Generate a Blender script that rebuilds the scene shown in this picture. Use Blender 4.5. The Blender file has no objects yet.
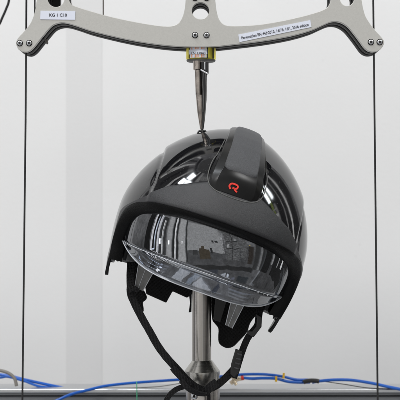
import bpy, bmesh, math, random
from mathutils import Vector, Matrix, noise
random.seed(7)
S = 0.00125            # metres per photo pixel at the helmet's distance
D = 1300.0             # camera distance in the same pixels
ZC = 1.20              # camera height in metres
R = math.radians
scene = bpy.context.scene
COL = scene.collection

# ------------------------------------------------------------------ camera
cam = bpy.data.objects.new('camera', bpy.data.cameras.new('camera'))
COL.objects.link(cam); scene.camera = cam
cam.location = (0, -D*S, ZC); cam.rotation_euler = (R(90), 0, 0)
cam.data.sensor_width = 36; cam.data.lens = 36*D/400.0
cam.data.clip_start = 0.05; cam.data.clip_end = 50
cam.data.dof.use_dof = True; cam.data.dof.focus_distance = (D-60)*S; cam.data.dof.aperture_fstop = 12

# ------------------------------------------------------------------ exposure
vs = scene.view_settings
vs.view_transform = 'Standard'; vs.look = 'None'; vs.exposure = 0.0; vs.gamma = 1.0

# ------------------------------------------------------------------ world: light of the workshop around the camera
W = bpy.data.worlds.new('World'); scene.world = W; W.use_nodes = True
nt = W.node_tree; nt.nodes.clear()
def N(t, **k):
    n = nt.nodes.new(t)
    for a, b in k.items(): setattr(n, a, b)
    return n
def M_(op, a, b=None, c=None):
    n = N('ShaderNodeMath', operation=op)
    for i, v in enumerate((a, b, c)):
        if v is None: continue
        if isinstance(v, (int, float)): n.inputs[i].default_value = v
        else: nt.links.new(v, n.inputs[i])
    return n.outputs[0]
tc = N('ShaderNodeTexCoord'); sp = N('ShaderNodeSeparateXYZ'); nt.links.new(tc.outputs['Generated'], sp.inputs[0])
phi = M_('MULTIPLY', M_('ARCTAN2', sp.outputs[0], M_('MULTIPLY', sp.outputs[1], -1.0)), 57.2958)   # 0 = behind the camera, + = to the right
the = M_('MULTIPLY', M_('ARCSINE', sp.outputs[2]), 57.2958)
wn = N('ShaderNodeTexNoise'); wn.inputs['Scale'].default_value = 7; wn.inputs['Detail'].default_value = 1.0; nt.links.new(tc.outputs['Generated'], wn.inputs['Vector'])
wc = N('ShaderNodeSeparateColor'); nt.links.new(wn.outputs['Color'], wc.inputs[0])
phi = M_('ADD', phi, M_('MULTIPLY_ADD', wc.outputs[0], 2.2, -1.1)); the = M_('ADD', the, M_('MULTIPLY_ADD', wc.outputs[1], 4.0, -2.0))
ramp = N('ShaderNodeValToRGB'); nt.links.new(M_('MULTIPLY_ADD', the, 1/180.0, 0.5), ramp.inputs[0])
cr = ramp.color_ramp
cr.elements[0].position = 0.0; cr.elements[0].color = (.30, .30, .31, 1)
cr.elements[1].position = 1.0; cr.elements[1].color = (.60, .60, .62, 1)
for p, c in ((.40, .20), (.49, .24), (.53, .42), (.62, .46), (.66, .38)):
    e = cr.elements.new(p); e.color = (c, c, c*1.02, 1)
nz = N('ShaderNodeTexNoise'); nz.inputs['Scale'].default_value = 9; nz.inputs['Detail'].default_value = 7
nt.links.new(tc.outputs['Generated'], nz.inputs['Vector'])
nzf = M_('MULTIPLY_ADD', nz.outputs['Fac'], 1.5, .25)
mixn = N('ShaderNodeMix', data_type='RGBA', blend_type='MULTIPLY'); mixn.inputs[0].default_value = 1
nt.links.new(ramp.outputs[0], mixn.inputs[6]); nt.links.new(nzf, mixn.inputs[7])
cur = mixn.outputs[2]
def rect(p0, p1, t0, t1, col):
    global cur
    a = M_('COMPARE', phi, (p0+p1)/2, abs(p1-p0)/2); b = M_('COMPARE', the, (t0+t1)/2, abs(t1-t0)/2)
    m = M_('MULTIPLY', a, b)
    x = N('ShaderNodeMix', data_type='RGBA'); nt.links.new(m, x.inputs[0]); nt.links.new(cur, x.inputs[6])
    x.inputs[7].default_value = (col[0], col[1], col[2], 1); cur = x.outputs[2]
def g(v, b=1.0): return (v, v, v*b)
# left side of the hall: pillars and racks
rect(-95, -86, -30, 40, g(.06)); rect(-84, -81, -30, 40, g(2.6, 1.05)); rect(-81, -74, -30, 38, g(.05))
rect(-74, -72, -30, 36, g(2.4, 1.05)); rect(-72, -60, -20, 30, g(.10)); rect(-66, -64.8, -16, 26, g(2.6)); rect(-70, -68.5, -2, 4, g(6.0))
rect(-58, -50, -30, 34, g(.95)); rect(-55, -54, -3, 2, g(6.0)); rect(-49, -46, -30, 34, g(.04)); rect(-45.5, -44, -30, 34, g(2.6)); rect(-43.5, -41, -30, 34, g(.05))
rect(-40, -30, -24, 34, g(1.0)); rect(-35, -34.4, -2, 1, g(7)); rect(-29, -27.5, -24, 34, g(.08))
# concrete wall behind the camera with a machine in front of it
rect(-27, 14, -12, 30, g(.78)); rect(-12, 0, -22, -9, (.16, .13, .09)); rect(-9, -5, -9, -5, (.2, .16, .11)); rect(4, 6.5, 2, 5, g(.08)); rect(7.5, 10, 2, 5, g(.08)); rect(1, 3, -14, -6, g(.06)); rect(-20, -14, -18, -11, g(.12))
# right: dark shelves, a door, a yellow lamp
rect(16, 34, -20, 26, g(.30)); rect(17, 33, 6, 7, g(.08)); rect(17, 33, -4, -3, g(.08)); rect(24, 25, -20, 26, g(.1)); rect(18, 21, -3, 3, g(.8)); rect(27, 30, 7, 12, g(.7)); rect(36, 44, -16, 24, g(.30)); rect(47, 55, -24, 0, (.10, .085, .075)); rect(48, 49.4, 1, 2.4, (1.6, 1.2, .2))
rect(58, 66, -30, 30, g(.10)); rect(68, 70, -30, 30, g(.6)); rect(71, 88, -30, 34, g(.07)); rect(90, 93, -20, 34, g(1.0))
# windows and lamps high up, plus stripes added for streaks in the shell's reflections
for i, p in enumerate((-74, -62, -50)): rect(p, p+9, 44, 58, g(.85 if i else .4, 1.06))
rect(-40, -28, 40, 50, g(.08)); rect(-24, -10, 52, 56, g(.9)); rect(-24, -10, 60, 63, g(1.0)); rect(-8, 30, 50, 74, g(.10)); rect(12, 40, 34, 46, g(.12))
rect(30, 62, 60, 64, g(.9)); rect(30, 80, 68, 74, g(.08)); rect(70, 110, 30, 56, g(.06)); rect(-120, -84, 30, 70, g(.12)); rect(84, 88, 14, 58, (.8, 1.0, .25))
for i in range(7): rect(-150+i*14, -145+i*14, 46, 75, g(.04 if i % 2 else 2.4))
rect(-150, -60, 76, 79, g(.05)); rect(60, 150, 56, 59, g(.06)); rect(60, 150, 63, 66, g(2.6)); rect(40, 66, 44, 47, g(2.2)); rect(60, 92, 20, 22.5, g(2.0)); rect(60, 92, 25, 26, g(1.2)); rect(94, 128, -30, 44, g(.07)); rect(112, 115, -20, 44, g(2.4)); rect(103, 105, -20, 44, g(1.0)); rect(-52, -44, 52, 84, g(.04)); rect(-58, -53, 60, 84, g(2.4)); rect(-40, -30, 62, 84, g(1.6)); rect(-29, 20, 72, 77, g(1.1)); rect(-200, 200, 80, 95, g(.30))
# bright and dark patches low down, added to reflect in the visor rim
rect(-60, -46, -64, -34, (.86, .89, .95)); rect(-40, -33, -70, -40, (.5, .56, .66)); rect(-31, -6, -62, -42, (.80, .83, .89)); rect(-4, 6, -70, -30, (.12, .13, .16)); rect(8, 18, -60, -38, (1.1, 1.15, 1.25)); rect(20, 23, -66, -38, (1.6, 1.7, 1.9)); rect(26, 34, -60, -42, (.38, .40, .50)); rect(38, 60, -62, -40, (.10, .11, .12)); rect(-60, 60, -34, -29, g(.07))
# fine clutter of the workshop: shelves to the right, rough surfaces elsewhere
vo = N('ShaderNodeTexVoronoi'); vo.inputs['Scale'].default_value = 44; mpw = N('ShaderNodeMapping'); mpw.inputs['Scale'].default_value = (1, 1, 1.7)
nt.links.new(tc.outputs['Generated'], mpw.inputs[0]); nt.links.new(mpw.outputs[0], vo.inputs['Vector'])
sv = N('ShaderNodeSeparateColor'); nt.links.new(vo.outputs['Color'], sv.inputs[0])
clut = M_('MULTIPLY_ADD', M_('POWER', sv.outputs[0], 2.0), .9, .70)
mk = M_('MULTIPLY', M_('COMPARE', phi, 31, 19), M_('COMPARE', the, 2, 24))
n3 = N('ShaderNodeTexNoise'); n3.inputs['Scale'].default_value = 30; n3.inputs['Detail'].default_value = 8; n3.inputs['Roughness'].default_value = .75
nt.links.new(tc.outputs['Generated'], n3.inputs['Vector'])
gr = N('ShaderNodeMapRange'); gr.inputs[1].default_value = .35; gr.inputs[2].default_value = .65; gr.inputs[3].default_value = .74; gr.inputs[4].default_value = 1.28
nt.links.new(n3.outputs['Fac'], gr.inputs[0])
tot = M_('MULTIPLY', gr.outputs[0], M_('ADD', M_('MULTIPLY', mk, clut), M_('SUBTRACT', 1.0, mk)))
mx3 = N('ShaderNodeMix', data_type='RGBA', blend_type='MULTIPLY'); mx3.inputs[0].default_value = 1
nt.links.new(cur, mx3.inputs[6]); nt.links.new(tot, mx3.inputs[7]); cur = mx3.outputs[2]
bg = N('ShaderNodeBackground'); bg.inputs[1].default_value = 1.0
nt.links.new(cur, bg.inputs[0]); wo = N('ShaderNodeOutputWorld'); nt.links.new(bg.outputs[0], wo.inputs[0])

# ------------------------------------------------------------------ area lamps
def area(name, loc, target, sx, sy, power, col=(1, 1, 1)):
    l = bpy.data.lights.new(name, 'AREA'); l.shape = 'RECTANGLE'; l.size = sx; l.size_y = sy; l.energy = power; l.color = col
    o = bpy.data.objects.new(name, l); COL.objects.link(o); o.location = loc
    o.rotation_euler = (Vector(target)-Vector(loc)).to_track_quat('-Z', 'Y').to_euler()
    return o
for i in range(3):  # softboxes added out of view to brighten the wall and helmet
    area('added_softbox', (-2.1+0.75*i, -2.2, 4.1), (0, 0.45, 1.1), .6, .8, 18.5, (1.0, .992, .985))
for i in range(2):
    area('added_softbox', (1.45+0.55*i, -2.0, 4.0), (0, 0.45, 1.1), .42, .8, 17.5, (1.0, .995, .985))
def sky_pane(phi_, the_, dist, sx, sy, p):
    a, b = R(phi_), R(the_); v = Vector((math.sin(a)*math.cos(b), -math.cos(a)*math.cos(b), math.sin(b)))*dist+Vector((0, -.1, 1.3))
    area('skylight_pane', v, (0, -.05, 1.28), sx, sy, p, (.90, .95, 1.0))
for a, b in ((-72, 62), (-56, 63), (-66, 71)): sky_pane(a, b, 2.5, .28, .32, 7)
sky_pane(84, 36, 2.3, .17, .50, 5); sky_pane(93, 37, 2.3, .17, .50, 5)

# ------------------------------------------------------------------ materials
def mat(name, col, rough=.5, metal=0, coat=0, noise_amt=0.0, nscale=40, bump=0.0, bscale=300, spec=.5, rough_var=0.0, aniso=None):
    m = bpy.data.materials.new(name); m.use_nodes = True; t = m.node_tree; b = t.nodes['Principled BSDF']
    b.inputs['Base Color'].default_value = (*col, 1); b.inputs['Roughness'].default_value = rough; b.inputs['Metallic'].default_value = metal
    b.inputs['Coat Weight'].default_value = coat; b.inputs['Coat Roughness'].default_value = .03; b.inputs['Specular IOR Level'].default_value = spec
    tcn = t.nodes.new('ShaderNodeTexCoord')
    vec = tcn.outputs['Object']
    if aniso:
        mp = t.nodes.new('ShaderNodeMapping'); mp.inputs['Scale'].default_value = aniso; t.links.new(vec, mp.inputs[0]); vec = mp.outputs[0]
    if noise_amt or rough_var:
        n = t.nodes.new('ShaderNodeTexNoise'); n.inputs['Scale'].default_value = nscale; n.inputs['Detail'].default_value = 6
        t.links.new(vec, n.inputs['Vector'])
        if noise_amt:
            r = t.nodes.new('ShaderNodeMapRange'); r.inputs[1].default_value = .3; r.inputs[2].default_value = .7
            r.inputs[3].default_value = 1-noise_amt; r.inputs[4].default_value = 1+noise_amt; t.links.new(n.outputs['Fac'], r.inputs[0])
            x = t.nodes.new('ShaderNodeMix'); x.data_type = 'RGBA'; x.blend_type = 'MULTIPLY'; x.inputs[0].default_value = 1
            x.inputs[6].default_value = (*col, 1); t.links.new(r.outputs[0], x.inputs[7]); t.links.new(x.outputs[2], b.inputs['Base Color'])
        if rough_var:
            r2 = t.nodes.new('ShaderNodeMapRange'); r2.inputs[1].default_value = .3; r2.inputs[2].default_value = .7
            r2.inputs[3].default_value = rough-rough_var; r2.inputs[4].default_value = rough+rough_var
            t.links.new(n.outputs['Fac'], r2.inputs[0]); t.links.new(r2.outputs[0], b.inputs['Roughness'])
    if bump:
        n2 = t.nodes.new('ShaderNodeTexNoise'); n2.inputs['Scale'].default_value = bscale; n2.inputs['Detail'].default_value = 4
        t.links.new(vec, n2.inputs['Vector']); bp = t.nodes.new('ShaderNodeBump'); bp.inputs['Strength'].default_value = bump
        bp.inputs['Distance'].default_value = .001; t.links.new(n2.outputs['Fac'], bp.inputs['Height']); t.links.new(bp.outputs[0], b.inputs['Normal'])
    return m
MT = dict(
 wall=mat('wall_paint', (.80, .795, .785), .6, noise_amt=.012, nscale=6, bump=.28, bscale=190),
 strip=mat('darker_wall_tone', (.735, .73, .722), .6, noise_amt=.012, nscale=6, bump=.28, bscale=190),
 plate=mat('warm_grey_coating', (.53, .52, .485), .40, .2, noise_amt=.03, nscale=400, bump=.15, bscale=1500),
 edge=mat('dark_plate_edge', (.005, .005, .005), .6, noise_amt=.25, nscale=150, spec=.1),
 mid=mat('grey_spacer', (.10, .10, .095), .5, noise_amt=.2, nscale=120),
 steel=mat('brushed_steel', (.40, .38, .355), .24, 1, noise_amt=.06, nscale=14, rough_var=.03, aniso=(6, 6, 120)),
 steel2=mat('turned_steel', (.46, .45, .42), .27, 1, noise_amt=.05, nscale=12, rough_var=.035, aniso=(4, 4, 130)),
 worn=mat('worn_brown_steel', (.36, .32, .285), .22, 1, noise_amt=.5, nscale=60, rough_var=.12),
 bolt=mat('zinc_bolt', (.62, .63, .65), .22, 1),
 socket=mat('bolt_socket', (.01, .01, .01), .6),
 brass=mat('yellow_chromate', (.86, .74, .10), .3, .8, noise_amt=.35, nscale=70),
 label=mat('white_label', (.74, .77, .86), .35),
 orange=mat('orange_print', (.80, .33, .16), .4),
 ink=mat('black_ink', (.02, .02, .03), .5),
 red=mat('red_logo', (.78, .045, .03), .35),
 gloss=mat('gloss_black_lacquer', (.006, .006, .007), .045, bump=.02, bscale=900, spec=.75),
 matte=mat('satin_dark_grey', (.016, .016, .018), .40, noise_amt=.35, nscale=1300, bump=.4, bscale=2200, spec=.6),
 pod=mat('textured_dark_grey', (.055, .056, .060), .50, noise_amt=.35, nscale=1100, bump=.7, bscale=1800, spec=.6),
 pod2=mat('smooth_black_plastic', (.006, .006, .006), .26, noise_amt=.1, spec=.3),
 rubber=mat('black_rubber', (.004, .004, .004), .38, noise_amt=.3, nscale=200, bump=.5, bscale=800, spec=.14),
 cloth=mat('black_textile', (.006, .006, .006), .8, noise_amt=.4, nscale=300, spec=.22),
 web=mat('black_webbing', (.006, .006, .0065), .6, noise_amt=.4, nscale=400, spec=.3),
 buckle=mat('black_buckle_plastic', (.012, .012, .012), .35),
 head=mat('black_headform', (.006, .006, .006), .6),
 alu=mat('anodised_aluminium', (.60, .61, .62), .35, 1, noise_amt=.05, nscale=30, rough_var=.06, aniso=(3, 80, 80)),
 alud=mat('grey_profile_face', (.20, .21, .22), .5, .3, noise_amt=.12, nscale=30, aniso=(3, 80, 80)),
 blue=mat('blue_hose', (.010, .115, .52), .28, noise_amt=.10, nscale=60),
 grey=mat('grey_cable', (.20, .185, .165), .5, noise_amt=.15),
 black=mat('black_cable', (.015, .015, .015), .45, noise_amt=.2),
 yellow=mat('yellow_tie', (.85, .50, .01), .4),
 green=mat('green_wire', (.06, .42, .22), .4),
 nickel=mat('worn_brass_fitting', (.60, .50, .36), .35, 1, noise_amt=.4, nscale=300),
 ring=mat('red_ring', (.60, .04, .02), .4),
)
def dusty(m, amt=.5, ripple=.12):
    t = m.node_tree; b = t.nodes['Principled BSDF']; tcn = t.nodes.new('ShaderNodeTexCoord')
    n1 = t.nodes.new('ShaderNodeTexNoise'); n1.inputs['Scale'].default_value = 700; n1.inputs['Detail'].default_value = 3
    n2 = t.nodes.new('ShaderNodeTexNoise'); n2.inputs['Scale'].default_value = 22; n2.inputs['Detail'].default_value = 6
    for n in (n1, n2): t.links.new(tcn.outputs['Object'], n.inputs['Vector'])
    r1 = t.nodes.new('ShaderNodeMapRange'); r1.inputs[1].default_value = .66; r1.inputs[2].default_value = .74; t.links.new(n1.outputs['Fac'], r1.inputs[0])
    r2 = t.nodes.new('ShaderNodeMapRange'); r2.inputs[1].default_value = .45; r2.inputs[2].default_value = .65; r2.inputs[3].default_value = .035; r2.inputs[4].default_value = .11; t.links.new(n2.outputs['Fac'], r2.inputs[0])
    t.links.new(r2.outputs[0], b.inputs['Roughness'])
    x = t.nodes.new('ShaderNodeMix'); x.data_type = 'RGBA'; x.inputs[6].default_value = b.inputs['Base Color'].default_value; x.inputs[7].default_value = (.16, .155, .15, 1)
    mu = t.nodes.new('ShaderNodeMath'); mu.operation = 'MULTIPLY'; mu.inputs[1].default_value = amt; t.links.new(r1.outputs[0], mu.inputs[0])
    t.links.new(mu.outputs[0], x.inputs[0]); t.links.new(x.outputs[2], b.inputs['Base Color'])
    bp = t.nodes.new('ShaderNodeBump'); bp.inputs['Strength'].default_value = ripple; bp.inputs['Distance'].default_value = .002
    n3 = t.nodes.new('ShaderNodeTexNoise'); n3.inputs['Scale'].default_value = 28; n3.inputs['Detail'].default_value = 1; t.links.new(tcn.outputs['Object'], n3.inputs['Vector'])
    t.links.new(n3.outputs['Fac'], bp.inputs['Height']); t.links.new(bp.outputs[0], b.inputs['Normal'])
dusty(MT['gloss'])
def woven(m, s=900):
    t = m.node_tree; b = t.nodes['Principled BSDF']; tcn = t.nodes.new('ShaderNodeTexCoord'); mp = t.nodes.new('ShaderNodeMapping'); mp.inputs['Rotation'].default_value = (0, R(40), 0)
    t.links.new(tcn.outputs['Object'], mp.inputs[0]); hs = []
    for d in ('X', 'Z'):
        w = t.nodes.new('ShaderNodeTexWave'); w.bands_direction = d; w.inputs['Scale'].default_value = s; w.inputs['Distortion'].default_value = .6; t.links.new(mp.outputs[0], w.inputs[0]); hs.append(w.outputs['Fac'])
    mu = t.nodes.new('ShaderNodeMath'); mu.operation = 'MULTIPLY'; t.links.new(hs[0], mu.inputs[0]); t.links.new(hs[1], mu.inputs[1])
    bp = t.nodes.new('ShaderNodeBump'); bp.inputs['Strength'].default_value = .9; bp.inputs['Distance'].default_value = .0006
    t.links.new(mu.outputs[0], bp.inputs['Height']); t.links.new(bp.outputs[0], b.inputs['Normal']); b.inputs['Roughness'].default_value = .5
woven(MT['web'], 260); woven(MT['cloth'], 200)
# clear visor
def glassy(name, tint, fac, rough=.015, bump=0):
    m = bpy.data.materials.new(name); m.use_nodes = True; t = m.node_tree; t.nodes.clear()
    tr = t.nodes.new('ShaderNodeBsdfTransparent'); tr.inputs[0].default_value = (*tint, 1)
    gl = t.nodes.new('ShaderNodeBsdfGlossy'); gl.inputs['Roughness'].default_value = rough; gl.inputs[0].default_value = (.95, .97, 1, 1)
    lw = t.nodes.new('ShaderNodeFresnel'); lw.inputs[0].default_value = 1.55
    mr = t.nodes.new('ShaderNodeMath'); mr.operation = 'MULTIPLY_ADD'; mr.inputs[1].default_value = 1.0; mr.inputs[2].default_value = fac
    t.links.new(lw.outputs[0], mr.inputs[0]); mr.use_clamp = True
    mx = t.nodes.new('ShaderNodeMixShader'); t.links.new(mr.outputs[0], mx.inputs[0]); t.links.new(tr.outputs[0], mx.inputs[1]); t.links.new(gl.outputs[0], mx.inputs[2])
    if bump:
        tcn = t.nodes.new('ShaderNodeTexCoord'); n2 = t.nodes.new('ShaderNodeTexNoise'); n2.inputs['Scale'].default_value = 60; t.links.new(tcn.outputs['Object'], n2.inputs[0])
        bp = t.nodes.new('ShaderNodeBump'); bp.inputs['Strength'].default_value = bump; bp.inputs['Distance'].default_value = .001
        t.links.new(n2.outputs['Fac'], bp.inputs['Height']); t.links.new(bp.outputs[0], gl.inputs['Normal'])
    o = t.nodes.new('ShaderNodeOutputMaterial'); t.links.new(mx.outputs[0], o.inputs[0]); return m
for k in ('wall', 'strip'):
    t = MT[k].node_tree; b = t.nodes['Principled BSDF']; src = b.inputs['Base Color'].links[0].from_socket; tcn = t.nodes.new('ShaderNodeTexCoord')
    n1 = t.nodes.new('ShaderNodeTexNoise'); n1.inputs['Scale'].default_value = 75; n1.inputs['Detail'].default_value = 2; t.links.new(tcn.outputs['Object'], n1.inputs['Vector'])
    r1 = t.nodes.new('ShaderNodeMapRange'); r1.inputs[1].default_value = .76; r1.inputs[2].default_value = .80; r1.inputs[3].default_value = 1; r1.inputs[4].default_value = .95; t.links.new(n1.outputs['Fac'], r1.inputs[0])
    x = t.nodes.new('ShaderNodeMix'); x.data_type = 'RGBA'; x.blend_type = 'MULTIPLY'; x.inputs[0].default_value = 1
    t.links.new(src, x.inputs[6]); t.links.new(r1.outputs[0], x.inputs[7]); t.links.new(x.outputs[2], b.inputs['Base Color'])
MT['visor'] = glassy('clear_visor', (.80, .81, .82), .12, .008, .01)
MT['vband'] = glassy('clear_visor_rim', (.62, .64, .67), .18, .02, .10)
MT['clear'] = mat('frosted_grey_plastic', (.16, .16, .155), .22, noise_amt=.25, nscale=120)
MT['pale_edge'] = mat('pale_edge_line', (.55, .57, .60), .12, coat=1)  # light grey, stands in for the glint along the visor rim

# ------------------------------------------------------------------ helpers
def U(x, y, d=0.0):                       # photo pixel at a depth d (pixels behind the helmet centre) -> world
    k = (D+d)/D*S
    return Vector(((x-200)*k, d*S, ZC+(200-y)*k))
def finish(o, smooth=True, bevel=0, seg=2, angle=35):
    if smooth:
        for p in o.data.polygons: p.use_smooth = True
        o.data.set_sharp_from_angle(angle=R(angle))
    if bevel:
        b = o.modifiers.new('bevel', 'BEVEL'); b.width = bevel*S; b.segments = seg; b.limit_method = 'ANGLE'; b.angle_limit = R(40)
    return o
def link(name, me, m, parent=None):
    o = bpy.data.objects.new(name, me); COL.objects.link(o)
    if m is not None: me.materials.append(m)
    if parent is not None:
        o.parent = parent
    return o
def mesh_w(name, verts, faces, m, parent=None, **k):     # verts in world metres
    me = bpy.data.meshes.new(name)
    if parent is not None:
        inv = PM[parent.name].inverted(); verts = [inv @ Vector(v) for v in verts]
    me.from_pydata([tuple(v) for v in verts], [], faces)
    bm = bmesh.new(); bm.from_mesh(me); bmesh.ops.recalc_face_normals(bm, faces=bm.faces); bm.to_mesh(me); bm.free()
    o = link(name, me, m, parent); finish(o, **k)
    if parent is not None: PM[o.name] = PM[parent.name]
    else: PM[o.name] = Matrix()
    return o
PM = {}
def thing(name, loc, label, cat, group=None, rot=None):
    o = bpy.data.objects.new(name, None); COL.objects.link(o); o.empty_display_size = .02
    M = Matrix.Translation(loc) @ (rot if rot is not None else Matrix())
    o.matrix_world = M; PM[o.name] = M
    tag(o, label, cat, group); return o
def tag(o, label, cat, group=None):
    o['label'] = label; o['category'] = cat
    if group: o['group'] = group
    return o
def smooth_path(pts, n=8):
    out = []; P = [Vector(p) for p in pts]; P = [2*P[0]-P[1]] + P + [2*P[-1]-P[-2]]
    for i in range(1, len(P)-2):
        for k in range(n):
            t = k/n; a, b, c, d = P[i-1], P[i], P[i+1], P[i+2]
            out.append(.5*((2*b)+(c-a)*t+(2*a-5*b+4*c-d)*t*t+(-a+3*b-3*c+d)*t**3))
    out.append(P[-2]); return out
def tube(name, pts, r, m, parent=None, seg=12, n=8, raw=False):    # pts world, r px or list
    Q = [Vector(p) for p in pts] if raw else smooth_path(pts, n)
    V, F = [], []; up = Vector((0, 1, .01)).normalized()
    for i, q in enumerate(Q):
        t = (Q[min(i+1, len(Q)-1)]-Q[max(i-1, 0)]).normalized()
        a = t.cross(up)
        if a.length < 1e-4: a = t.cross(Vector((1, 0, 0)))
        a.normalize(); b = t.cross(a)
        rr = (r if isinstance(r, (int, float)) else r[0]+(r[1]-r[0])*i/(len(Q)-1))*S
        for s in range(seg):
            an = 2*math.pi*s/seg; V.append(q+a*math.cos(an)*rr+b*math.sin(an)*rr)
    for i in range(len(Q)-1):
        for s in range(seg): F.append((i*seg+s, i*seg+(s+1) % seg, (i+1)*seg+(s+1) % seg, (i+1)*seg+s))
    F.append(tuple(range(seg))); F.append(tuple((len(Q)-1)*seg+s for s in range(seg)))
    return mesh_w(name, V, F, m, parent, angle=50)
def lathe(name, cx, d, prof, m, parent=None, seg=64, angle=30, bevel=0):       # prof = [(photo y, radius px)], vertical axis
    V, F = [], []
    for (y, r) in prof:
        c = U(cx, y, d); k = (D+d)/D*S
        for s in range(seg):
            a = 2*math.pi*s/seg; V.append(c+Vector((math.cos(a)*r*k, math.sin(a)*r*k, 0)))
    for i in range(len(prof)-1):
        for s in range(seg): F.append((i*seg+s, i*seg+(s+1) % seg, (i+1)*seg+(s+1) % seg, (i+1)*seg+s))
    F.append(tuple(range(seg))); F.append(tuple((len(prof)-1)*seg+s for s in range(seg)))
    return mesh_w(name, V, F, m, parent, angle=angle, bevel=bevel)
def slab(name, poly, d, thick, m, parent=None, bevel=.6, tilt=0.0, x0=0.0, wob=0.0, **k):   # a cut piece of given thickness, outline in photo pixels
    V, F = [], []; n = len(poly)
    for layer in (0, thick):
        for (x, y) in poly: V.append(U(x, y, d+tilt*(x-x0)) + Vector((0, layer*S, 0)))
    F.append(tuple(range(n))); F.append(tuple(range(2*n-1, n-1, -1)))
    for i in range(n): F.append((i, (i+1) % n, n+(i+1) % n, n+i))
    return mesh_w(name, V, F, m, parent, bevel=bevel, smooth=False, **k)
def ribbon(name, pts, width, thick, m, parent=None, n=8, wid=None, twist=0):      # pts: (x, y, d) photo px
    Q = smooth_path([U(*p) for p in pts], n); V, F = [], []
    for i, q in enumerate(Q):
        t = (Q[min(i+1, len(Q)-1)]-Q[max(i-1, 0)]).normalized()
        a = t.cross(Vector((0, 1, 0))).normalized()
        f = i/(len(Q)-1)
        w = width if wid is None else wid[0]+(wid[1]-wid[0])*f
        tw = twist*f
        nrm = t.cross(a).normalized(); a2 = (a*math.cos(tw)+nrm*math.sin(tw)); n2 = t.cross(a2).normalized()
        w *= 1+.06*noise.noise(Vector((i*.35, len(Q), 1)))
        for sx, sy in ((-1, -1), (-.33, -1.2), (.33, -1.2), (1, -1), (1, 1), (-1, 1)): V.append(q+a2*(sx*w/2*S)+n2*(sy*thick/2*S))
    c = 6
    for i in range(len(Q)-1):
        for s in range(c): F.append((i*c+s, i*c+(s+1) % c, (i+1)*c+(s+1) % c, (i+1)*c+s))
    F.append(tuple(range(c))); F.append(tuple((len(Q)-1)*c+s for s in range(c)))
    return mesh_w(name, V, F, m, parent, angle=40)
def bez_shape(name, loops, d0, thick, m, parent, bevel=.0):      # flat plate with holes, loops of photo px at depth d0
    cu = bpy.data.curves.new(name, 'CURVE'); cu.dimensions = '2D'; cu.fill_mode = 'BOTH'
    k = (D-6)/D
    for L in loops:
        s = cu.splines.new('POLY'); s.points.add(len(L)-1); s.use_cyclic_u = True
        for i, (x, y) in enumerate(L): s.points[i].co = ((x-200)*k*S, (200-y)*k*S, 0, 1)
    cu.extrude = thick/2*S; cu.bevel_depth = bevel*S; cu.bevel_resolution = 1; cu.offset = -bevel*S
    tmp = bpy.data.objects.new('tmp', cu); COL.objects.link(tmp)
    dg = bpy.context.evaluated_depsgraph_get(); me = bpy.data.meshes.new_from_object(tmp.evaluated_get(dg)); bpy.data.objects.remove(tmp)
    bm = bmesh.new(); bm.from_mesh(me); bmesh.ops.remove_doubles(bm, verts=bm.verts, dist=1e-6); bm.to_mesh(me); bm.free()
    M = Matrix.Translation((0, (d0+thick/2)*S, ZC)) @ Matrix.Rotation(R(90), 4, 'X')
    me.transform((PM[parent.name].inverted() if parent else Matrix()) @ M)
    me.name = name; me.materials.clear(); o = link(name, me, m, parent); PM[o.name] = PM[parent.name] if parent else Matrix()
    finish(o, smooth=False); return o
def text(name, s, x, y, d, size, m, parent, rot=0, thick=.25, width=None, height=None):   # centred at photo px
    cu = bpy.data.curves.new(name, 'FONT'); cu.body = s; cu.size = 1; cu.align_x = 'CENTER'; cu.align_y = 'CENTER'; cu.extrude = .01; cu.offset = .012
    tmp = bpy.data.objects.new('tmp', cu); COL.objects.link(tmp)
    dg = bpy.context.evaluated_depsgraph_get(); me = bpy.data.meshes.new_from_object(tmp.evaluated_get(dg)); bpy.data.objects.remove(tmp)
    xs = [v.co.x for v in me.vertices]; sx = size
    if width: sx = width/(max(xs)-min(xs))
    M = Matrix.Translation(U(x, y, d)) @ Matrix.Rotation(R(-rot), 4, 'Y') @ Matrix.Rotation(R(90), 4, 'X') @ Matrix.Diagonal((sx*S, size*S, 10*S, 1))
    me.transform(PM[parent.name].inverted() @ M)
    me.materials.clear(); o = link(name, me, m, parent); PM[o.name] = PM[parent.name]; return o
def arc(cx, cy, r, a0, a1, n=10):
    return [(cx+r*math.cos(R(a0+(a1-a0)*i/n)), cy+r*math.sin(R(a0+(a1-a0)*i/n))) for i in range(n+1)]
def sm2(pts, n=5, closed=False):
    P = [Vector((x, y, 0)) for x, y in pts]
    return [(q.x, q.y) for q in smooth_path(P, n)]

# ------------------------------------------------------------------ setting: wall and the darker band on it
WD = 430
def box_w(name, x0, x1, y0, y1, d0, d1, m, parent=None, bevel=0):
    a = U(x0, y0, d0); b = U(x1, y1, d0)
    xs = (a.x, b.x); zs = (b.z, a.z); ys = (d0*S, d1*S)
    V = [(xs[i], ys[j], zs[k]) for i in (0, 1) for j in (0, 1) for k in (0, 1)]
    F = [(0, 1, 3, 2), (4, 6, 7, 5), (0, 4, 5, 1), (2, 3, 7, 6), (0, 2, 6, 4), (1, 5, 7, 3)]
    return mesh_w(name, V, F, m, parent, smooth=False, bevel=bevel)
w = box_w('wall', -500, 660, -500, 900, WD, WD+30, MT['wall']); w['kind'] = 'structure'
w = box_w('wall_band', 66, 102, -500, 900, WD-.5, WD+1, MT['strip']); w['kind'] = 'structure'  # thin overlay band, slightly darker off-white than the wall
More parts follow.
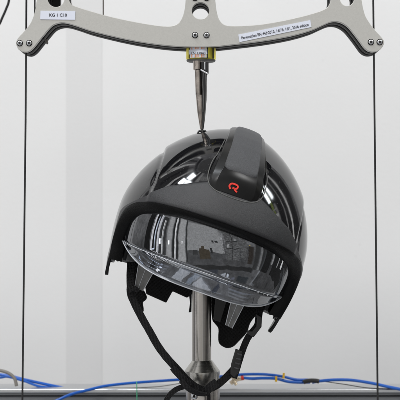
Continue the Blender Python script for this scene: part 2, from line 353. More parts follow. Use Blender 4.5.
# ------------------------------------------------------------------ aluminium beam
bt = U(0, 389, 150).z; 
beam = thing('profile_beam', (0, 170*S, bt-.05), 'horizontal aluminium profile rail running across the bottom behind the post', 'rail')
def bbox(name, x0, x1, z0, z1, d0, d1, m, bevel=0):
    V = [(x, d*S, z) for x in (x0, x1) for d in (d0, d1) for z in (z0, z1)]
    F = [(0, 1, 3, 2), (4, 6, 7, 5), (0, 4, 5, 1), (2, 3, 7, 6), (0, 2, 6, 4), (1, 5, 7, 3)]
    return mesh_w(name, V, F, m, beam, smooth=True, bevel=bevel, angle=30)
bbox('top_flange', -.6, .6, bt-4.5*S, bt, 150, 192, MT['alu'], 1.2)
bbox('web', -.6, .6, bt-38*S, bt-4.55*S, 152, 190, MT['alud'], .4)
bbox('bottom_flange', -.6, .6, bt-44*S, bt-38.05*S, 150, 192, MT['alu'], 1.0)
bbox('slot_lip', -.6, .6, bt-8.6*S, bt-7.2*S, 150.6, 151.9, MT['edge'])

# ------------------------------------------------------------------ drop carriage
car = thing('drop_carriage', U(200, 52, 10), 'arched grey double-plate carriage with bolts and stickers above the helmet', 'test rig')
low = [(18, 49), (22, 51.5), (27, 52), (31, 50), (34.5, 46.5), (40, 39.6), (45, 33.5), (50, 27.6), (54, 24.6), (60, 22.8), (66, 23), (76, 25.8), (90, 30.5), (110, 35.6), (130, 40), (150, 43.4), (170, 45.8), (187, 46.8), (201, 47), (215, 46.6), (235, 44.4), (255, 42), (275, 39), (295, 35), (312, 30), (322, 25.6), (330, 22.2), (336, 21.5), (342, 23), (348, 27), (354, 34), (360, 42), (364, 47.5), (368, 50.8), (373, 52), (379, 50.5), (383, 46), (384, 41), (380, 35.5), (374, 29), (369, 22), (365, 15), (362, 3), (361, -12), (361, -70)]
# left arm inner window, right arm inner window
outer = low + [(37, -70), (37.2, -10), (36, 5), (34, 15), (30, 24), (24, 31.5), (18.5, 37.5), (16, 43)]
win_l = [(67, -58), (67, -8), (68.5, -1), (71, 4), (76, 6.6), (90, 11), (110, 16.6), (130, 21), (150, 24.6), (164, 26.3), (172, 26), (178, 23.5), (182, 18), (184.5, 10), (185.6, 0), (186, -10), (186, -58)]
win_r = [(215, -58), (215, -10), (215.4, 2), (217, 13), (219.5, 20), (224, 24.6), (231, 26), (245, 25.8), (260, 24.6), (280, 21.4), (300, 17), (316, 12.6), (325, 9), (329, 5), (331, -1), (331, -12), (331, -58)]
def ell(cx, cy, rx, ry, n=32): return [(cx+rx*math.cos(2*math.pi*i/n), cy+ry*math.sin(2*math.pi*i/n)) for i in range(n)]
def rnd(w): return sm2(w, 5)
loops = [sm2(outer+[outer[0]])[:-1], rnd(win_l), rnd(win_r), ell(200.5, 10.8, 8.6, 8.4), ell(56, -2, 8.6, 9), ell(347, -3, 7.5, 9)]
front = bez_shape('front_plate', loops, -6, 5.5, MT['plate'], car, bevel=.4)
def inset(o): return o
core = bez_shape('edge_band', loops, 0.2, 13, MT['edge'], car)
mid = bez_shape('spacer_plate', loops, 13.4, 2.6, MT['mid'], car)
rear = bez_shape('rear_plate', loops, 16.2, 20, MT['edge'], car)
def bolt(x, y, parent=car, r=2.5):
    V, F = [], []
    c = U(x, y, -6); n = 20; prof = ((0, r*1.0), (-1.5, r), (-2.2, r*.8), (-2.2, r*.5))
    for dd, rr in prof:
        for s in range(n): a = 2*math.pi*s/n; V.append(c+Vector((math.cos(a)*rr*S, dd*S, math.sin(a)*rr*S)))
    for i in range(len(prof)-1):
        for s in range(n): F.append((i*n+s, i*n+(s+1) % n, (i+1)*n+(s+1) % n, (i+1)*n+s))
    o = mesh_w('bolt', V, F, MT['bolt'], parent, angle=60)
    V = []; F = []
    for dd in (-2.1, -.9):
        for s in range(6): a = 2*math.pi*s/6; V.append(c+Vector((math.cos(a)*r*.52*S, dd*S, math.sin(a)*r*.52*S)))
    for s in range(6): F.append((s, (s+1) % 6, 6+(s+1) % 6, 6+s))
    F.append((6, 7, 8, 9, 10, 11)); F.append((0, 1, 2, 3, 4, 5))
    mesh_w('hex_socket', V, F, MT['socket'], o, smooth=False)
    V = []; F = []
    for dd, rr in ((.0, r*1.28), (-.5, r*1.28), (-.5, r*.9)):
        for s in range(n): a = 2*math.pi*s/n; V.append(c+Vector((math.cos(a)*rr*S, dd*S-.05*S, math.sin(a)*rr*S)))
    for i in range(2):
        for s in range(n): F.append((i*n+s, i*n+(s+1) % n, (i+1)*n+(s+1) % n, (i+1)*n+s))
    mesh_w('washer', V, F, MT['edge'], o, angle=60)
for x, y in ((19.8, 43.2), (29.2, 43.2), (195, 35.2), (206.5, 35.2), (370.8, 42.2), (379.6, 42.2), (195, -2), (206.5, -2)): bolt(x, y)
st = slab('sticker', [(40.5, 10.8), (75.4, 11.2), (75, 19.8), (40.2, 19.3)], -7.0, .5, MT['label'], car, bevel=0)
text('lettering', 'KG 1 C10', 58, 15.2, -7.1, 4.4, MT['ink'], st, width=17.5)
st = slab('sticker', [(238.3, 34.6), (310.3, 20.1), (311.5, 27.0), (239.5, 42.1)], -7.0, .5, MT['label'], car, bevel=0)
text('lettering', 'Penetration EN 443:2012; 16/76; 16/1, 2016 edition', 275, 31.4, -7.1, 4.0, MT['ink'], st, rot=11.4, width=68)
tube('spring_hook', [U(43, 37, 8), U(47.5, 44, 8), U(46.8, 39.5, 8)], .8, MT['grey'], car, n=3)
tube('rear_rod', [U(103.3, -70, 26), U(103.3, 18, 26)], .7, MT['grey'], car, raw=True)
tube('rear_rod', [U(34.8, -70, 24), U(34.8, 18, 24)], .8, MT['black'], car, raw=True)
box_w('rear_bracket', 47.5, 60.5, -70, 18, 40, 48, MT['mid'], car, .5)
box_w('rear_bracket', 329.5, 333.5, -70, 4, 40, 48, MT['black'], car, .5)
box_w('rear_bracket', 352.5, 355.5, -70, 4, 40, 48, MT['black'], car, .5)

# load cell
lc = thing('load_cell', U(201, 62, 10), 'yellow chromated round load cell with striped label under the carriage', 'sensor')
lathe('housing', 201, 12, [(46.6, 14.3), (47.6, 15), (58.8, 15), (60.0, 14.2)], MT['brass'], lc, bevel=0)
lathe('bottom_disc', 201, 12, [(60.1, 14.6), (61.6, 14.2), (62.2, 12.6)], MT['mid'], lc)
def wrap(name, x0, x1, y0, y1, rr, m, parent, n=10):
    cx = 201; V, F = [], []; k = (D+12)/D*S
    for i in range(n+1):
        x = x0+(x1-x0)*i/n; a = math.asin((x-cx)/15.0)
        for y in (y0, y1):
            for q in (rr, rr-.25):
                c = U(cx, y, 12); V.append(c+Vector((math.sin(a)*q*k, -math.cos(a)*q*k, 0)))
    for i in range(n):
        b = i*4; c = b+4
        F += [(b, c, c+2, b+2), (b+1, b+3, c+3, c+1), (b, b+1, c+1, c), (b+2, c+2, c+3, b+3)]
    return mesh_w(name, V, F, m, parent, angle=60)
lb = wrap('label', 190.5, 206.3, 47.9, 59.1, 15.3, MT['label'], lc)
for a, b in ((191.6, 192.6), (195, 196.6), (197.6, 198.6), (201, 202.4), (203.4, 204.2)):
    wrap('stripe', a, b, 48.2, 58.9, 15.42, MT['orange'], lb, 3)
lb2 = wrap('name_strip', 189.3, 206.9, 51, 55.6, 15.7, MT['label'], lc)
text('lettering', 'KN 17940', 198, 53.3, -4.9, 3.6, MT['ink'], lb2, width=14.5)
wrap('dark_band', 206.9, 208.0, 48, 59.6, 15.2, MT['ink'], lc, 3)
wrap('dark_band', 212.4, 213.6, 48, 59.6, 15.2, MT['ink'], lc, 3)
wrap('dark_band', 189.6, 190.3, 48, 59.6, 15.2, MT['ink'], lc, 3)

# striker
sk = thing('striker', U(202, 131, -10), 'tapered steel striker pointing down onto the helmet crown', 'striker')
def cone_tilt(name, prof, m, parent, seg=32, sq=1.0):      # prof (x, y, r) along a leaning axis
    V, F = [], []
    for (x, y, r) in prof:
        c = U(x, y, -8)
        for s in range(seg): a = 2*math.pi*s/seg; V.append(c+Vector((math.cos(a)*r*S, math.sin(a)*r*S*sq, 0)))
    for i in range(len(prof)-1):
        for s in range(seg): F.append((i*seg+s, i*seg+(s+1) % seg, (i+1)*seg+(s+1) % seg, (i+1)*seg+s))
    F.append(tuple(range(seg))); F.append(tuple((len(prof)-1)*seg+s for s in range(seg)))
    return mesh_w(name, V, F, m, parent, angle=30)
cone_tilt('shank', [(197.6, 61, 4.3), (197.6, 69.5, 4.3), (198.2, 70.5, 3.4), (199, 95, 3.4)], MT['worn'], sk)
cone_tilt('point', [(200.4, 95.2, 4.6), (201.0, 112, 3.7), (201.9, 128, 2.0), (202.1, 131.5, .8)], MT['worn'], sk)
slab('clamp_bar', [(201.2, 61.5), (208.6, 61.5), (208.6, 73.4), (206.8, 74.2), (206.6, 100), (205.4, 113), (203.8, 128), (202.4, 130), (202.2, 100)], -13, 5, MT['buckle'], sk, bevel=.5)
slab('latch', [(200.6, 69), (208.0, 73.0), (208.0, 74.6), (200.6, 70.6)], -14.5, 2, MT['bolt'], sk, bevel=.2)
slab('highlight_strip', [(204.2, 62), (205.4, 62), (205.4, 70), (204.2, 69.4)], -14, 1, MT['bolt'], sk, bevel=.2)
tube('cable', [U(205.6, 73, -14), U(206.2, 90, -14), U(205.4, 108, -14), U(203.5, 127, -12)], .55, MT['mid'], sk)
tube('cable', [U(203.4, 72, -14), U(202.9, 84, -14.5), U(203.6, 98, -14), U(203, 112, -14)], .45, MT['mid'], sk)
tube('retaining_hook', [U(197.4, 133.4, -16), U(199.3, 131, -15), U(202, 131.4, -14), U(205, 130.8, -15), U(207, 133.2, -16)], .9, MT['buckle'], sk)
tube('retaining_hook', [U(202, 131, -14), U(203.4, 135, -20), U(205.5, 136.5, -24), U(208.6, 137.6, -24)], 1.1, MT['buckle'], sk)

# guide wires
tag(tube('guide_wire', [U(27.2, -120, 9), U(25.6, 120, 8), U(21.0, 520, 7)], .98, MT['black'], None, raw=True), 'taut dark vertical wire through the carriage corner above the KG sticker side', 'wire', 'taut guide wires beside the helmet')
tag(tube('guide_wire', [U(371.9, -120, 9), U(374.6, 120, 8), U(379.0, 520, 7)], .98, MT['black'], None, raw=True), 'taut dark vertical wire on the side of the long printed sticker', 'wire', 'taut guide wires beside the helmet')
tag(tube('loose_cable', [U(10.5, -20, 120), U(9, 0, 120), U(6.5, 8, 120), U(2.6, 17, 120), U(-2, 26, 120), U(-12, 34, 120)], 1.35, MT['black']), 'loose curved black cable in the upper corner beside the carriage', 'cable')

# ------------------------------------------------------------------ hoses and cables on the beam
def hose(name, pts, r, m, label, cat, group=None):
    return tag(tube(name, [U(*p) for p in pts], r, MT[m]), label, cat, group)
G = 'blue hoses lying along the rail'
hose('air_hose', [(-20, 372, 175), (0, 374.6, 172), (12, 376.4, 170), (22, 379, 168), (40, 383, 168), (60, 387.2, 170), (75, 389.4, 172)], 1.7, 'blue', 'blue hose sloping down onto the rail beneath the grey cable', 'hose', G)
hose('air_hose', [(-20, 379, 166), (0, 377.6, 166), (8, 376.8, 165), (24, 381, 164), (38, 386, 164), (52, 388, 168)], 1.4, 'blue', 'thinner blue hose crossing under the other at the wire on the sticker side', 'hose', G)
hose('air_hose', [(40, 408, 128), (58, 400, 130), (72, 394, 135), (88, 390, 140), (104, 386.2, 145), (125, 383.6, 150), (150, 381.6, 155), (180, 379.6, 158), (205, 378, 160), (222, 376.4, 160), (240, 374.6, 160), (258, 374.2, 160), (270, 374.8, 160), (283, 376.6, 159), (296, 379.6, 160), (308, 379.8, 163)], 1.6, 'blue', 'long blue hose rising from below the rail and passing behind the post', 'hose', G)
fh = tube('air_hose', [U(*p) for p in ((243, 377.8, 158), (252, 378.6, 158), (262, 378.2, 158), (276, 378.6, 157), (288, 381.6, 157), (300, 382.4, 158), (310, 382.2, 160))], 1.7, MT['blue'])
tag(fh, 'short blue hose from the brass fitting to the black coupling', 'hose', G)
hose('air_hose', [(312, 382.4, 160), (322, 380.8, 160), (336, 379.8, 160), (352, 380.2, 158), (372, 383.2, 154), (388, 386.8, 150), (404, 390, 146), (420, 394, 142)], 1.75, 'blue', 'blue hose arching from the black coupling past the far wire', 'hose', G)
tag(tube('cable_coupling', [U(303.5, 382.4, 156), U(306, 381.2, 156), U(311, 380.6, 156), U(316, 380.8, 156), U(319, 381.4, 156)], 2.5, MT['black']), 'black moulded coupling joining the blue hoses on the rail', 'coupling')
ft = thing('brass_fitting', U(236, 381, 158), 'small brass hose fitting with red ring beside the chin strap buckle', 'fitting')
tube('body', [U(230.5, 383.5, 158), U(235, 380.2, 158), U(241, 378.4, 158)], 2.4, MT['nickel'], ft, n=3)
tube('elbow', [U(235, 380, 157), U(232, 376.6, 156), U(231, 373.5, 156)], 1.7, MT['nickel'], ft, n=3)
tube('elbow', [U(234, 381, 157), U(236.5, 385, 156)], 1.9, MT['nickel'], ft, raw=True)
tube('red_ring', [U(241, 378.3, 158), U(243.8, 377.8, 158)], 2.5, MT['ring'], ft, raw=True)
for (x, y, dx) in ((276.3, 378.9, .5), (284.2, 375.6, 1.5)):
    tag(tube('cable_tie', [U(x-.2*dx, y-2.6, 155), U(x-.5*dx, y+2.8, 155)], 1.25, MT['yellow'], None, raw=True, seg=8), 'yellow cable tie %s the paired blue hoses' % ('around the lower of' if dx < 1 else 'standing up on top of'), 'cable tie', 'yellow ties on the hoses')
tube_g = tag(tube('grey_cable', [U(-12, 369, 160), U(0, 370.4, 158), (U(9, 373.4, 156)), U(14.5, 378.5, 154), U(16.6, 386, 152)], 1.9, MT['grey']), 'thick grey cable arching over the blue hoses at the frame edge', 'cable')
tag(tube('thin_wire', [U(136.6, 381.5, 140), U(136.8, 388, 138), U(137.2, 410, 138)], .55, MT['green']), 'thin green wire hanging from the long blue hose', 'wire')
tag(tube('thin_wire', [U(325, 381.6, 160), U(345, 384.4, 158), U(362, 387.2, 154), U(376, 388.4, 150), U(400, 389, 148)], .5, MT['black']), 'thin black wire running under the arching blue hose', 'wire')
tag(tube('thin_wire', [U(100, 387.6, 160), U(128, 387.6, 160), U(158, 386.6, 160), U(182, 383, 160)], .45, MT['grey']), 'thin pale wire under the long blue hose near the post', 'wire')

# ------------------------------------------------------------------ stand
sd = thing('headform_stand', U(202, 470, 0), 'upright steel post with conical collar carrying the helmet', 'stand')
lathe('post', 201.6, 0, [(274, 9.6), (360.6, 9.6)], MT['steel'], sd)
lathe('collar', 202.2, 0, [(360.0, 9.8), (361.2, 10.6), (370.6, 17.6), (373.6, 17.6), (384.0, 16.2)], MT['steel2'], sd, angle=20, bevel=.4)
lathe('base_sleeve', 202.8, 0, [(384.0, 16.6), (385, 16.9), (470, 17.2)], MT['steel'], sd)
c = U(194.2, 393.6, 0)
V, F = [], []
for dd, rr in ((-14, 3.2), (-17, 3.2), (-17.8, 2.4), (-17.8, 1.4), (-16.5, 1.3)):
    for s in range(20): a = 2*math.pi*s/20; V.append(c+Vector((math.cos(a)*rr*S, dd*S, math.sin(a)*rr*S)))
for i in range(4):
    for s in range(20): F.append((i*20+s, i*20+(s+1) % 20, (i+1)*20+(s+1) % 20, (i+1)*20+s))
mesh_w('set_screw', V, F, MT['bolt'], sd, angle=50)
slab('slot', [(207.5, 389), (210, 389), (210, 430), (207.5, 430)], -17.3, 1, MT['socket'], sd, bevel=0)

# ------------------------------------------------------------------ helmet
ROT = Matrix.Rotation(R(19.5), 4, 'Y') @ Matrix.Rotation(R(-2.7), 4, 'X') @ Matrix.Rotation(R(3.5), 4, 'Z')
hm = thing('fire_helmet', U(202.8, 262.4, 0), 'tilted glossy black fire helmet with clear visor and grey crest on the post', 'helmet', rot=ROT)
def L(v): return PM[hm.name] @ (Vector(v)*S)          # helmet-local px -> world
A_, B_, ZE, HH, EX, XS = 96.0, 116.0, 30.0, 105.0, 1.76, -1.5
def sstep(a, b, x):
    t = max(0, min(1, (x-a)/(b-a))); return t*t*(3-2*t)
def rho(az):
    return (abs(math.sin(az)/A_)**2.2+abs(math.cos(az)/B_)**2.2)**(-1/2.2)
def interp(tab, x):
    if x <= tab[0][0]: return tab[0][1]
    for (a, b), (c, d) in zip(tab, tab[1:]):
        if x <= c: t = (x-a)/(c-a); return b+(d-b)*t
    return tab[-1][1]
ZB = [(0, 39), (20, 38.6), (35, 37), (47, 33.5), (55, 27.5), (59.5, 21), (63, 10), (65.3, -8), (66.5, -22), (68, -27), (72, -30), (76, -29), (80, -29), (85, -28), (92, -24), (120, -24), (180, -24)]
def zb(az): return interp(ZB, abs(math.degrees(az)))
def rad(z):
    if z > ZE: return max(0, 1-((z-ZE)/HH)**EX)**(1/EX)
    return 1-.16*((ZE-z)/85)**2
def S_(az, z, off=0.0, raise_=True):                   # point on the shell
    r = rad(z); p = Vector((math.sin(az)*rho(az)*r, -math.cos(az)*rho(az)*r, z))
    nrm = Vector((p.x/A_**2, p.y/B_**2, max(0, z-ZE)/HH**2*1.0)).normalized()
    if raise_:
        k = sstep(74, 69, abs(p.x))*sstep(20, 44, z)
        off = off+2.6*k-1.2*math.exp(-((abs(p.x)-73)/1.6)**2)*sstep(46, 60, z)
    p = p+nrm*off
    return p+Vector((XS, 0, 0))
def grid(name, rows, m, parent, closed=False, solid=0, sub=0, angle=40, bevel=0, off=-1):
    n = len(rows[0]); V = [L(p) for r in rows for p in r]; F = []
    for i in range(len(rows)-1):
        for j in range(n if closed else n-1):
            F.append((i*n+j, i*n+(j+1) % n, (i+1)*n+(j+1) % n, (i+1)*n+j))
    o = mesh_w(name, V, F, m, parent, angle=angle)
    if solid:
        s = o.modifiers.new('solid', 'SOLIDIFY'); s.thickness = solid*S; s.offset = off
        if name == 'shell': o.data.materials.append(MT['rubber']); s.material_offset = 1; s.material_offset_rim = 0
    return o
# shell
NA = 400; rows = []; ZM = 42.0; E0 = math.asin(((ZM-ZE)/HH)**(EX/2))
azs = [-math.pi+2*math.pi*i/NA for i in range(NA)]
for t in [i/12 for i in range(12)]:
    rows.append([S_(a, zb(a)+(ZM-zb(a))*t) for a in azs])
for i in range(0, 96):
    e = E0+(i/95)*(math.pi/2-.004-E0); z = ZE+HH*math.sin(e)**(2/EX)
    rows.append([S_(a, z) for a in azs])
shell = grid('shell', rows, MT['gloss'], hm, closed=True, solid=4, angle=60)
# liner
rows = []
for t in [i/6 for i in range(6)]: rows.append([S_(a, -24+66*t, -13, False) if abs(a) > R(70) else S_(a, 36+6*t, -13, False) for a in azs[::4]])
for i in range(20):
    e = E0+(i/19)*(math.pi/2-.01-E0); z = ZE+(HH-14)*math.sin(e)**(2/EX); rows.append([S_(a, z, -13, False)*1.0 for a in azs[::4]])
grid('liner', rows, MT['head'], hm, closed=True, solid=3)
# brow (satin surround)
def zup(az):
    x = abs(math.sin(az)*rho(az)); return 86-.50*x if x < 60 else 56-1.0*(x-60)
rows = []; lim = R(67); n = 120
OL = [(-lim+2*lim*i/n) for i in range(n+1)]
for k in range(13):
    t = k/12; row = []
    for a in OL:
        zl = zb(a)-1.2; zu = max(zup(a), zl+1.5); z = zl+(zu-zl)*t
        o = 2.2 if 0 < k < 12 else (.2 if k == 12 else 1.0)
        row.append(S_(a, z, o))
    rows.append(row)
grid('brow', rows, MT['matte'], hm, solid=1.5, angle=50)
# black lip between shell edge and visor
TO = [(-68.5, -27), (-67, -21), (-66, -8), (-63.4, 10), (-59.8, 21), (-55, 27.5), (-47, 33.3), (-35, 36.8), (-20, 38.4), (0, 38.8)]
TI = [(-64, -26), (-63.6, -20), (-63.2, -6), (-59, 8), (-54, 17), (-47, 23.5), (-37, 28), (-25, 32), (-12, 34), (0, 34.5)]
TO = TO+[(-a, z) for a, z in TO[-2::-1]]; TI = TI+[(-a, z) for a, z in TI[-2::-1]]
TO = sm2(TO, 5); TI = sm2(TI, 5); rows = []
for t, o in ((0, 1.6), (.04, 3.2), (.3, 3.0), (.7, .5), (1.0, -3.5), (1.02, -9)):
    rows.append([S_(R(a0+(a1-a0)*t), z0+(z1-z0)*t, o) if True else None for (a0, z0), (a1, z1) in zip(TO, TI)])
grid('edge_seal', rows, MT['rubber'], hm, angle=50)
# visor
OV = -6.0; n = 110; lim = R(62.3); rows = []
AV = [(-lim+2*lim*i/n) for i in range(n+1)]
def fl(a): return max(0.0, 1-(abs(a)/R(62.3))**3.4)
for k in range(15):
    t = k/14; rows.append([S_(a, 38-44.5*t-2.6*t*fl(a), OV+2.2*math.sin(t*math.pi)*math.cos(a)-.0*t, False) for a in AV])
vis = grid('visor', rows, MT['visor'], hm, solid=1.6, angle=60)
rows = []
for k in range(6):
    t = k/5; rows.append([S_(a, -6.6-(2.6+17.8*t)*fl(a), OV-7*t*fl(a)-.6*math.sin(t*math.pi), False) for a in AV])
vb = grid('visor_rim', rows, MT['vband'], hm, solid=2.6, angle=60)
tube('rim_glint', [L(S_(a, -6.2-2.6*fl(a), OV+.3, False)) for a in AV], .34, MT['pale_edge'], vb, raw=True, seg=8)  # light caught by the rim edges, built as pale lines
tube('rim_glint', [L(S_(a, -6.9-20.4*fl(a), OV-7.2*fl(a), False)) for a in AV], .5, MT['pale_edge'], vb, raw=True, seg=8)

# crest pod
def crest(u, s):     # u across px, s = angle along the midline (deg elevation)
    z = ZE+HH*math.sin(s)**(2/EX) if s > 0 else ZE
    y = -B_*math.cos(s)**(2/EX)
    nrm = Vector((0, -math.cos(s)*1.0/B_*100, math.sin(s)*1.0/HH*100)).normalized()
    p = Vector((XS+u, y, z)); 
    zz = rad(z)
    p.y += 0.0035*u*u*(1.0)*math.cos(s); p.z -= .0040*u*u*math.sin(s)
    return p, nrm
# (s deg, half width, front height, top half width)
SEC = [(21.5, 17, .2, 13), (22.4, 20.5, 2.2, 16.5), (25, 24, 4.8, 18.5), (29, 25, 8, 18), (32.5, 24.4, 9.6, 16.5), (38, 23, 10.0, 15), (48, 21.3, 9.2, 14.2), (56, 20, 8.2, 14), (64, 19, 6.6, 13.5), (72, 18, 4.5, 13), (79, 16, 2.2, 11.5), (84, 13, .5, 9)]
rows = []; PX = -1.5
for s, hw, h, tw in SEC:
    row = []
    for u, hh in ((-hw, -6), (-hw, h*.35), (-hw*.96, h*.62), (-tw*1.06, h*.93), (-tw, h), (-tw*.5, h+.5), (0, h+.7), (tw*.5, h+.5), (tw, h), (tw*1.06, h*.93), (hw*.96, h*.62), (hw, h*.35), (hw, -6)):
        p, nn = crest(u, R(s)); row.append(p+nn*(hh+2.6)+Vector((PX, 0, 0)))
    rows.append(row)
# round the rear end down
last = rows[-1]; rows.append([Vector((p.x, p.y+14, ZE+HH-2)) for p in last])
pod = grid('crest_pod', rows, MT['pod2'], hm, angle=24)
pod.modifiers.new('bevel', 'BEVEL').width = 1.3*S; pod.modifiers['bevel'].segments = 3; pod.modifiers['bevel'].angle_limit = R(18)
# textured top pad
rows = []
PAD = [(32.3, 12.0), (33.2, 15.0), (35, 16.0), (40, 15.6), (48, 14.6), (56, 14.2), (64, 13.6), (69, 12.6), (72, 10.5), (73.5, 7)]
def podh(s): return interp([(a, c) for a, b, c, d in SEC], s)
for i, (s, tw) in enumerate(PAD):
    row = []
    for f in (-1, -.94, -.5, 0, .5, .94, 1):
        p, nn = crest(f*tw, R(s)); e = .2 if (abs(f) == 1 or i in (0, len(PAD)-1)) else 1.6
        row.append(p+nn*(podh(s)+2.6+.5*(1-f*f)+e)+Vector((PX, 0, 0)))
    rows.append(row)
pad = grid('grip_pad', rows, MT['pod'], pod, angle=50)
# seam around the pod foot
def footpt(u, z, o_=2.2):
    lo, hi = -1.3, 1.3
    for _ in range(40):
        m_ = (lo+hi)/2
        if S_(m_, z, 2.4).x < XS+u+PX: lo = m_
        else: hi = m_
    return L(S_(lo, z, o_))
tube('foot_seam', [footpt(u_, z_, 2.2 if z_ < 96 else .2) for u_, z_ in ((-21, 116), (-23.5, 105), (-25, 98), (-26.5, 92), (-27.8, 84), (-27.2, 74), (-23, 67), (-14, 63.6), (0, 62.6), (14, 63.6), (23, 67), (27.2, 74), (27.8, 84), (26.5, 92), (25, 98), (23.5, 105), (21, 116))], .5, MT['mid'], pod)
# emblem on the pod's front face (flat strokes)
p0, n0 = crest(0, R(24)); p1, _ = crest(0, R(30))
f0 = p0+n0*(podh(24)+2.6+.7); f1 = p1+crest(0, R(30))[1]*(podh(30)+2.6+.7)
eu = Vector((1, 0, 0)); ev = (f1-f0).normalized(); en = eu.cross(ev).normalized()
if en.y > 0: en = -en
ec = (f0+f1)/2+Vector((PX, 0, 0))+en*1.0+eu*(-2.0)+ev*(-3.6)
def stroke(path, w, closed=False):
    V = []; F = []; Q = path
    for i, q in enumerate(Q):
        a = Q[max(i-1, 0)]; b = Q[min(i+1, len(Q)-1)]; t = Vector((b[0]-a[0], b[1]-a[1])).normalized(); nn = Vector((-t.y, t.x))
        for sgn in (1, -1):
            for lay in (0, .5):
                V.append(L(ec+eu*.84*(q[0]+nn.x*sgn*w/2)+ev*.84*(q[1]+nn.y*sgn*w/2)+en*lay))
    for i in range(len(Q)-1):
        b = i*4; c = b+4; F += [(b, c, c+2, b+2), (b+1, b+3, c+3, c+1), (b, b+1, c+1, c), (b+2, c+2, c+3, b+3)]
    F += [(0, 2, 3, 1), (4*len(Q)-4, 4*len(Q)-3, 4*len(Q)-1, 4*len(Q)-2)]
    return V, F
V1, F1 = stroke(sm2([(-3.0, -3.4), (-5.0, -.6), (-4.4, 2.0), (-2.2, 3.3), (1.8, 3.3), (3.9, 2.2), (3.9, -.2), (2.2, -1.4), (-1.2, -1.2)], 4), 1.9)
V2, F2 = stroke([(.6, -1.2), (3.0, -3.4), (4.9, -4.3)], 1.9)
mesh_w('emblem', V1+V2, F1+[tuple(i+len(V1) for i in f) for f in F2], MT['red'], pod, smooth=False)

# inside and below: headform (carried by the stand), flaps, brackets, straps
rows = []
for i in range(24):
    th_ = math.pi*i/23; rows.append([Vector((-2+58*math.sin(th_)*math.cos(f), 6+72*math.sin(th_)*math.sin(f), 34-66*math.cos(th_)*(1 if math.cos(th_) < 0 else .75))) for f in [2*math.pi*j/40 for j in range(40)]])
hf = grid('headform', rows, MT['head'], hm, closed=True); hf.parent = sd
hf.data.transform(PM[sd.name].inverted() @ PM[hm.name])
# inner cradle ring
rows = []
for z, o in ((-6, -20), (-24, -17), (-27, -19), (-24, -23), (-6, -24)):
    rows.append([S_(a, z, o, False) for a in azs[::4] if abs(a) > R(75)])
def az_sorted(lo=72): return [R(lo)+(2*math.pi-2*R(lo))*i/90 for i in range(91)]
rows = []
for z, o in ((-4, -5), (-24, -6), (-27, -8), (-24, -12), (-4, -13)):
    rows.append([S_((a+math.pi) % (2*math.pi)-math.pi, z, o, False) for a in az_sorted()])
grid('neck_band', rows, MT['cloth'], hm)
slab('ear_flap', [(142, 262), (150, 258), (196, 276), (196, 290), (190.6, 295.4), (187, 298), (172.6, 291.4), (166.2, 303), (146, 294)], 30, 5, MT['cloth'], hm, bevel=1)
slab('neck_tab', [(187, 280), (192, 286), (191.5, 312), (188.6, 312.6), (190, 303)], 24, 4, MT['cloth'], hm, bevel=.5)
slab('ear_flap', sm2([(212, 286), (211, 302), (212, 319), (215, 324), (218.4, 329), (218.2, 338), (219.4, 344), (226, 348.2), (233, 347), (239, 341.4), (247, 332.6), (250, 324), (255, 317), (262, 312), (276, 302), (278, 288), (250, 276)], 3), 10, 8, MT['cloth'], hm, bevel=1.6)
slab('ear_flap', sm2([(127.6, 262), (140, 264), (141, 282), (143, 289), (146.6, 296.4), (146, 300), (142.8, 303), (143.6, 311), (140, 314.6), (134, 308), (128.6, 300), (126.4, 291), (127.5, 280)], 3), -6, 7, MT['cloth'], hm, bevel=1.6)
# strip hanging at the front corners of the shell
for sg in (-1, 1):
    rows = []
    for k in range(9):
        t = k/8; row = []
        for f in (0, .2, .4, .6, .8, 1):
            a0 = 66.5+10.0*t**2.6; a1 = 68.5+14*sstep(0, .75, t)-2.5*sstep(.75, 1, t); a = R(a0+(a1-a0)*f); row.append(S_(a*sg, 4-45*t+2.5*math.sin(f*math.pi)*(t > .99)*-1, 3.3-2.4*(1-t)-1.2*f, False))
        rows.append(row)
    grid('cheek_guard', rows, MT['pod2'], hm, solid=3)
# clear brackets
def wedge(a, b, c, d_, dep, th):
    o = slab('visor_bracket', [a, b, c, d_], dep, th, MT['clear'], hm, bevel=.5)
    tube('bracket_edge', [U(a[0]+.4, a[1], dep-.3), U(d_[0]+.4, d_[1], dep-.3)], .4, MT['pale_edge'], o, raw=True, seg=6)
    tube('bracket_edge', [U(b[0]-.4, b[1], dep-.3), U(c[0]-.4, c[1], dep-.3)], .4, MT['pale_edge'], o, raw=True, seg=6)
    tube('bracket_edge', [U((a[0]+b[0])/2, (a[1]+b[1])/2, dep-.3), U((c[0]*.4+d_[0]*.6), (c[1]*.4+d_[1]*.6), dep-.3)], .3, MT['pale_edge'], o, raw=True, seg=6)
wedge((138.5, 262), (154.5, 271), (143.2, 291.2), (134.4, 287.6), -24, 5)
wedge((231.0, 300), (245.5, 303), (232.4, 328.4), (225.2, 325.0), -22, 5)
slab('visor_bracket', [(215.5, 298), (227.5, 300), (220.8, 322), (213.4, 320)], -12, 4, MT['pod2'], hm, bevel=.6)
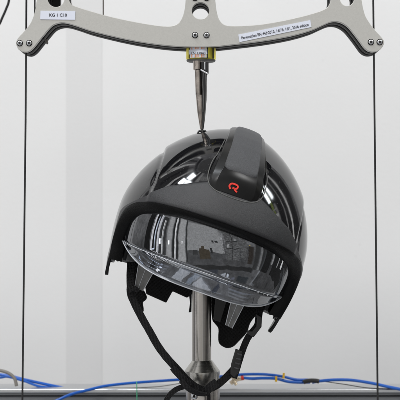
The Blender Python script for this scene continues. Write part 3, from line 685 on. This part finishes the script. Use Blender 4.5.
# straps
stp = ribbon('chin_strap', [(131, 262, -22), (130.2, 280, -28), (132.5, 298, -30), (141, 316, -32), (149.5, 331, -34), (158, 346, -34), (167, 358, -34), (178, 370, -34), (187, 380, -32), (196, 387, -30), (205, 389.6, -28), (216, 385.6, -27), (226, 377.5, -27), (234, 369, -26)], 7.3, 2.0, MT['web'], hm)
ribbon('strap_tail', [(191, 385, -34), (182, 377.6, -36), (176, 371.5, -37), (172.6, 367.4, -37)], 6.6, 1.6, MT['web'], stp)
ribbon('chin_strap', [(260.5, 306, -18), (258.5, 318, -21), (257, 326, -22), (249, 336, -24), (244.5, 345, -26), (240.6, 356, -27), (237, 368, -27), (233.6, 378, -27)], 6.6, 2.0, MT['web'], hm)
bk = slab('buckle', [(235.6, 349), (242.6, 351.4), (239.4, 371), (235, 377.6), (230.2, 374.5), (231.2, 364)], -31, 4.5, MT['buckle'], hm, bevel=.8)
for i in range(4):
    slab('buckle_bar', [(237.4-1.1*i, 353+4.6*i), (242-1.1*i, 354.4+4.6*i), (241.6-1.1*i, 355.7+4.6*i), (237-1.1*i, 354.3+4.6*i)], -32.6, 2, MT['pod'], bk, bevel=.2)
slab('slider', [(255.5, 313.5), (262, 317), (261.6, 327), (253.6, 337.6), (247, 334), (247.6, 330.6), (252.4, 331), (256.4, 326), (257, 318)], -26, 4, MT['buckle'], hm, bevel=.8)
ribbon('strap_tail', [(200, 388.4, -30), (191, 386, -30), (181, 387.4, -28), (173, 391.6, -26), (167, 399, -25), (163, 410, -24)], 5.2, 1.6, MT['web'], stp)
ribbon('strap_tail', [(206, 387.5, -31), (208.8, 394, -30), (208.6, 412, -30)], 3.2, 1.4, MT['web'], stp)
ribbon('strap_loop', [(204, 393, -33), (211, 386.6, -35), (217, 382.4, -33)], 8.5, 1.5, MT['web'], stp)
ribbon('strap_loop', [(181, 380, -37), (188, 388, -38), (197, 393, -37), (206, 394.5, -35)], 5.5, 1.5, MT['web'], stp, twist=.9)
ribbon('strap_keeper', [(127.6, 291, -34), (133, 288.5, -35), (138.6, 290.5, -34)], 5.0, 2.2, MT['web'], stp)
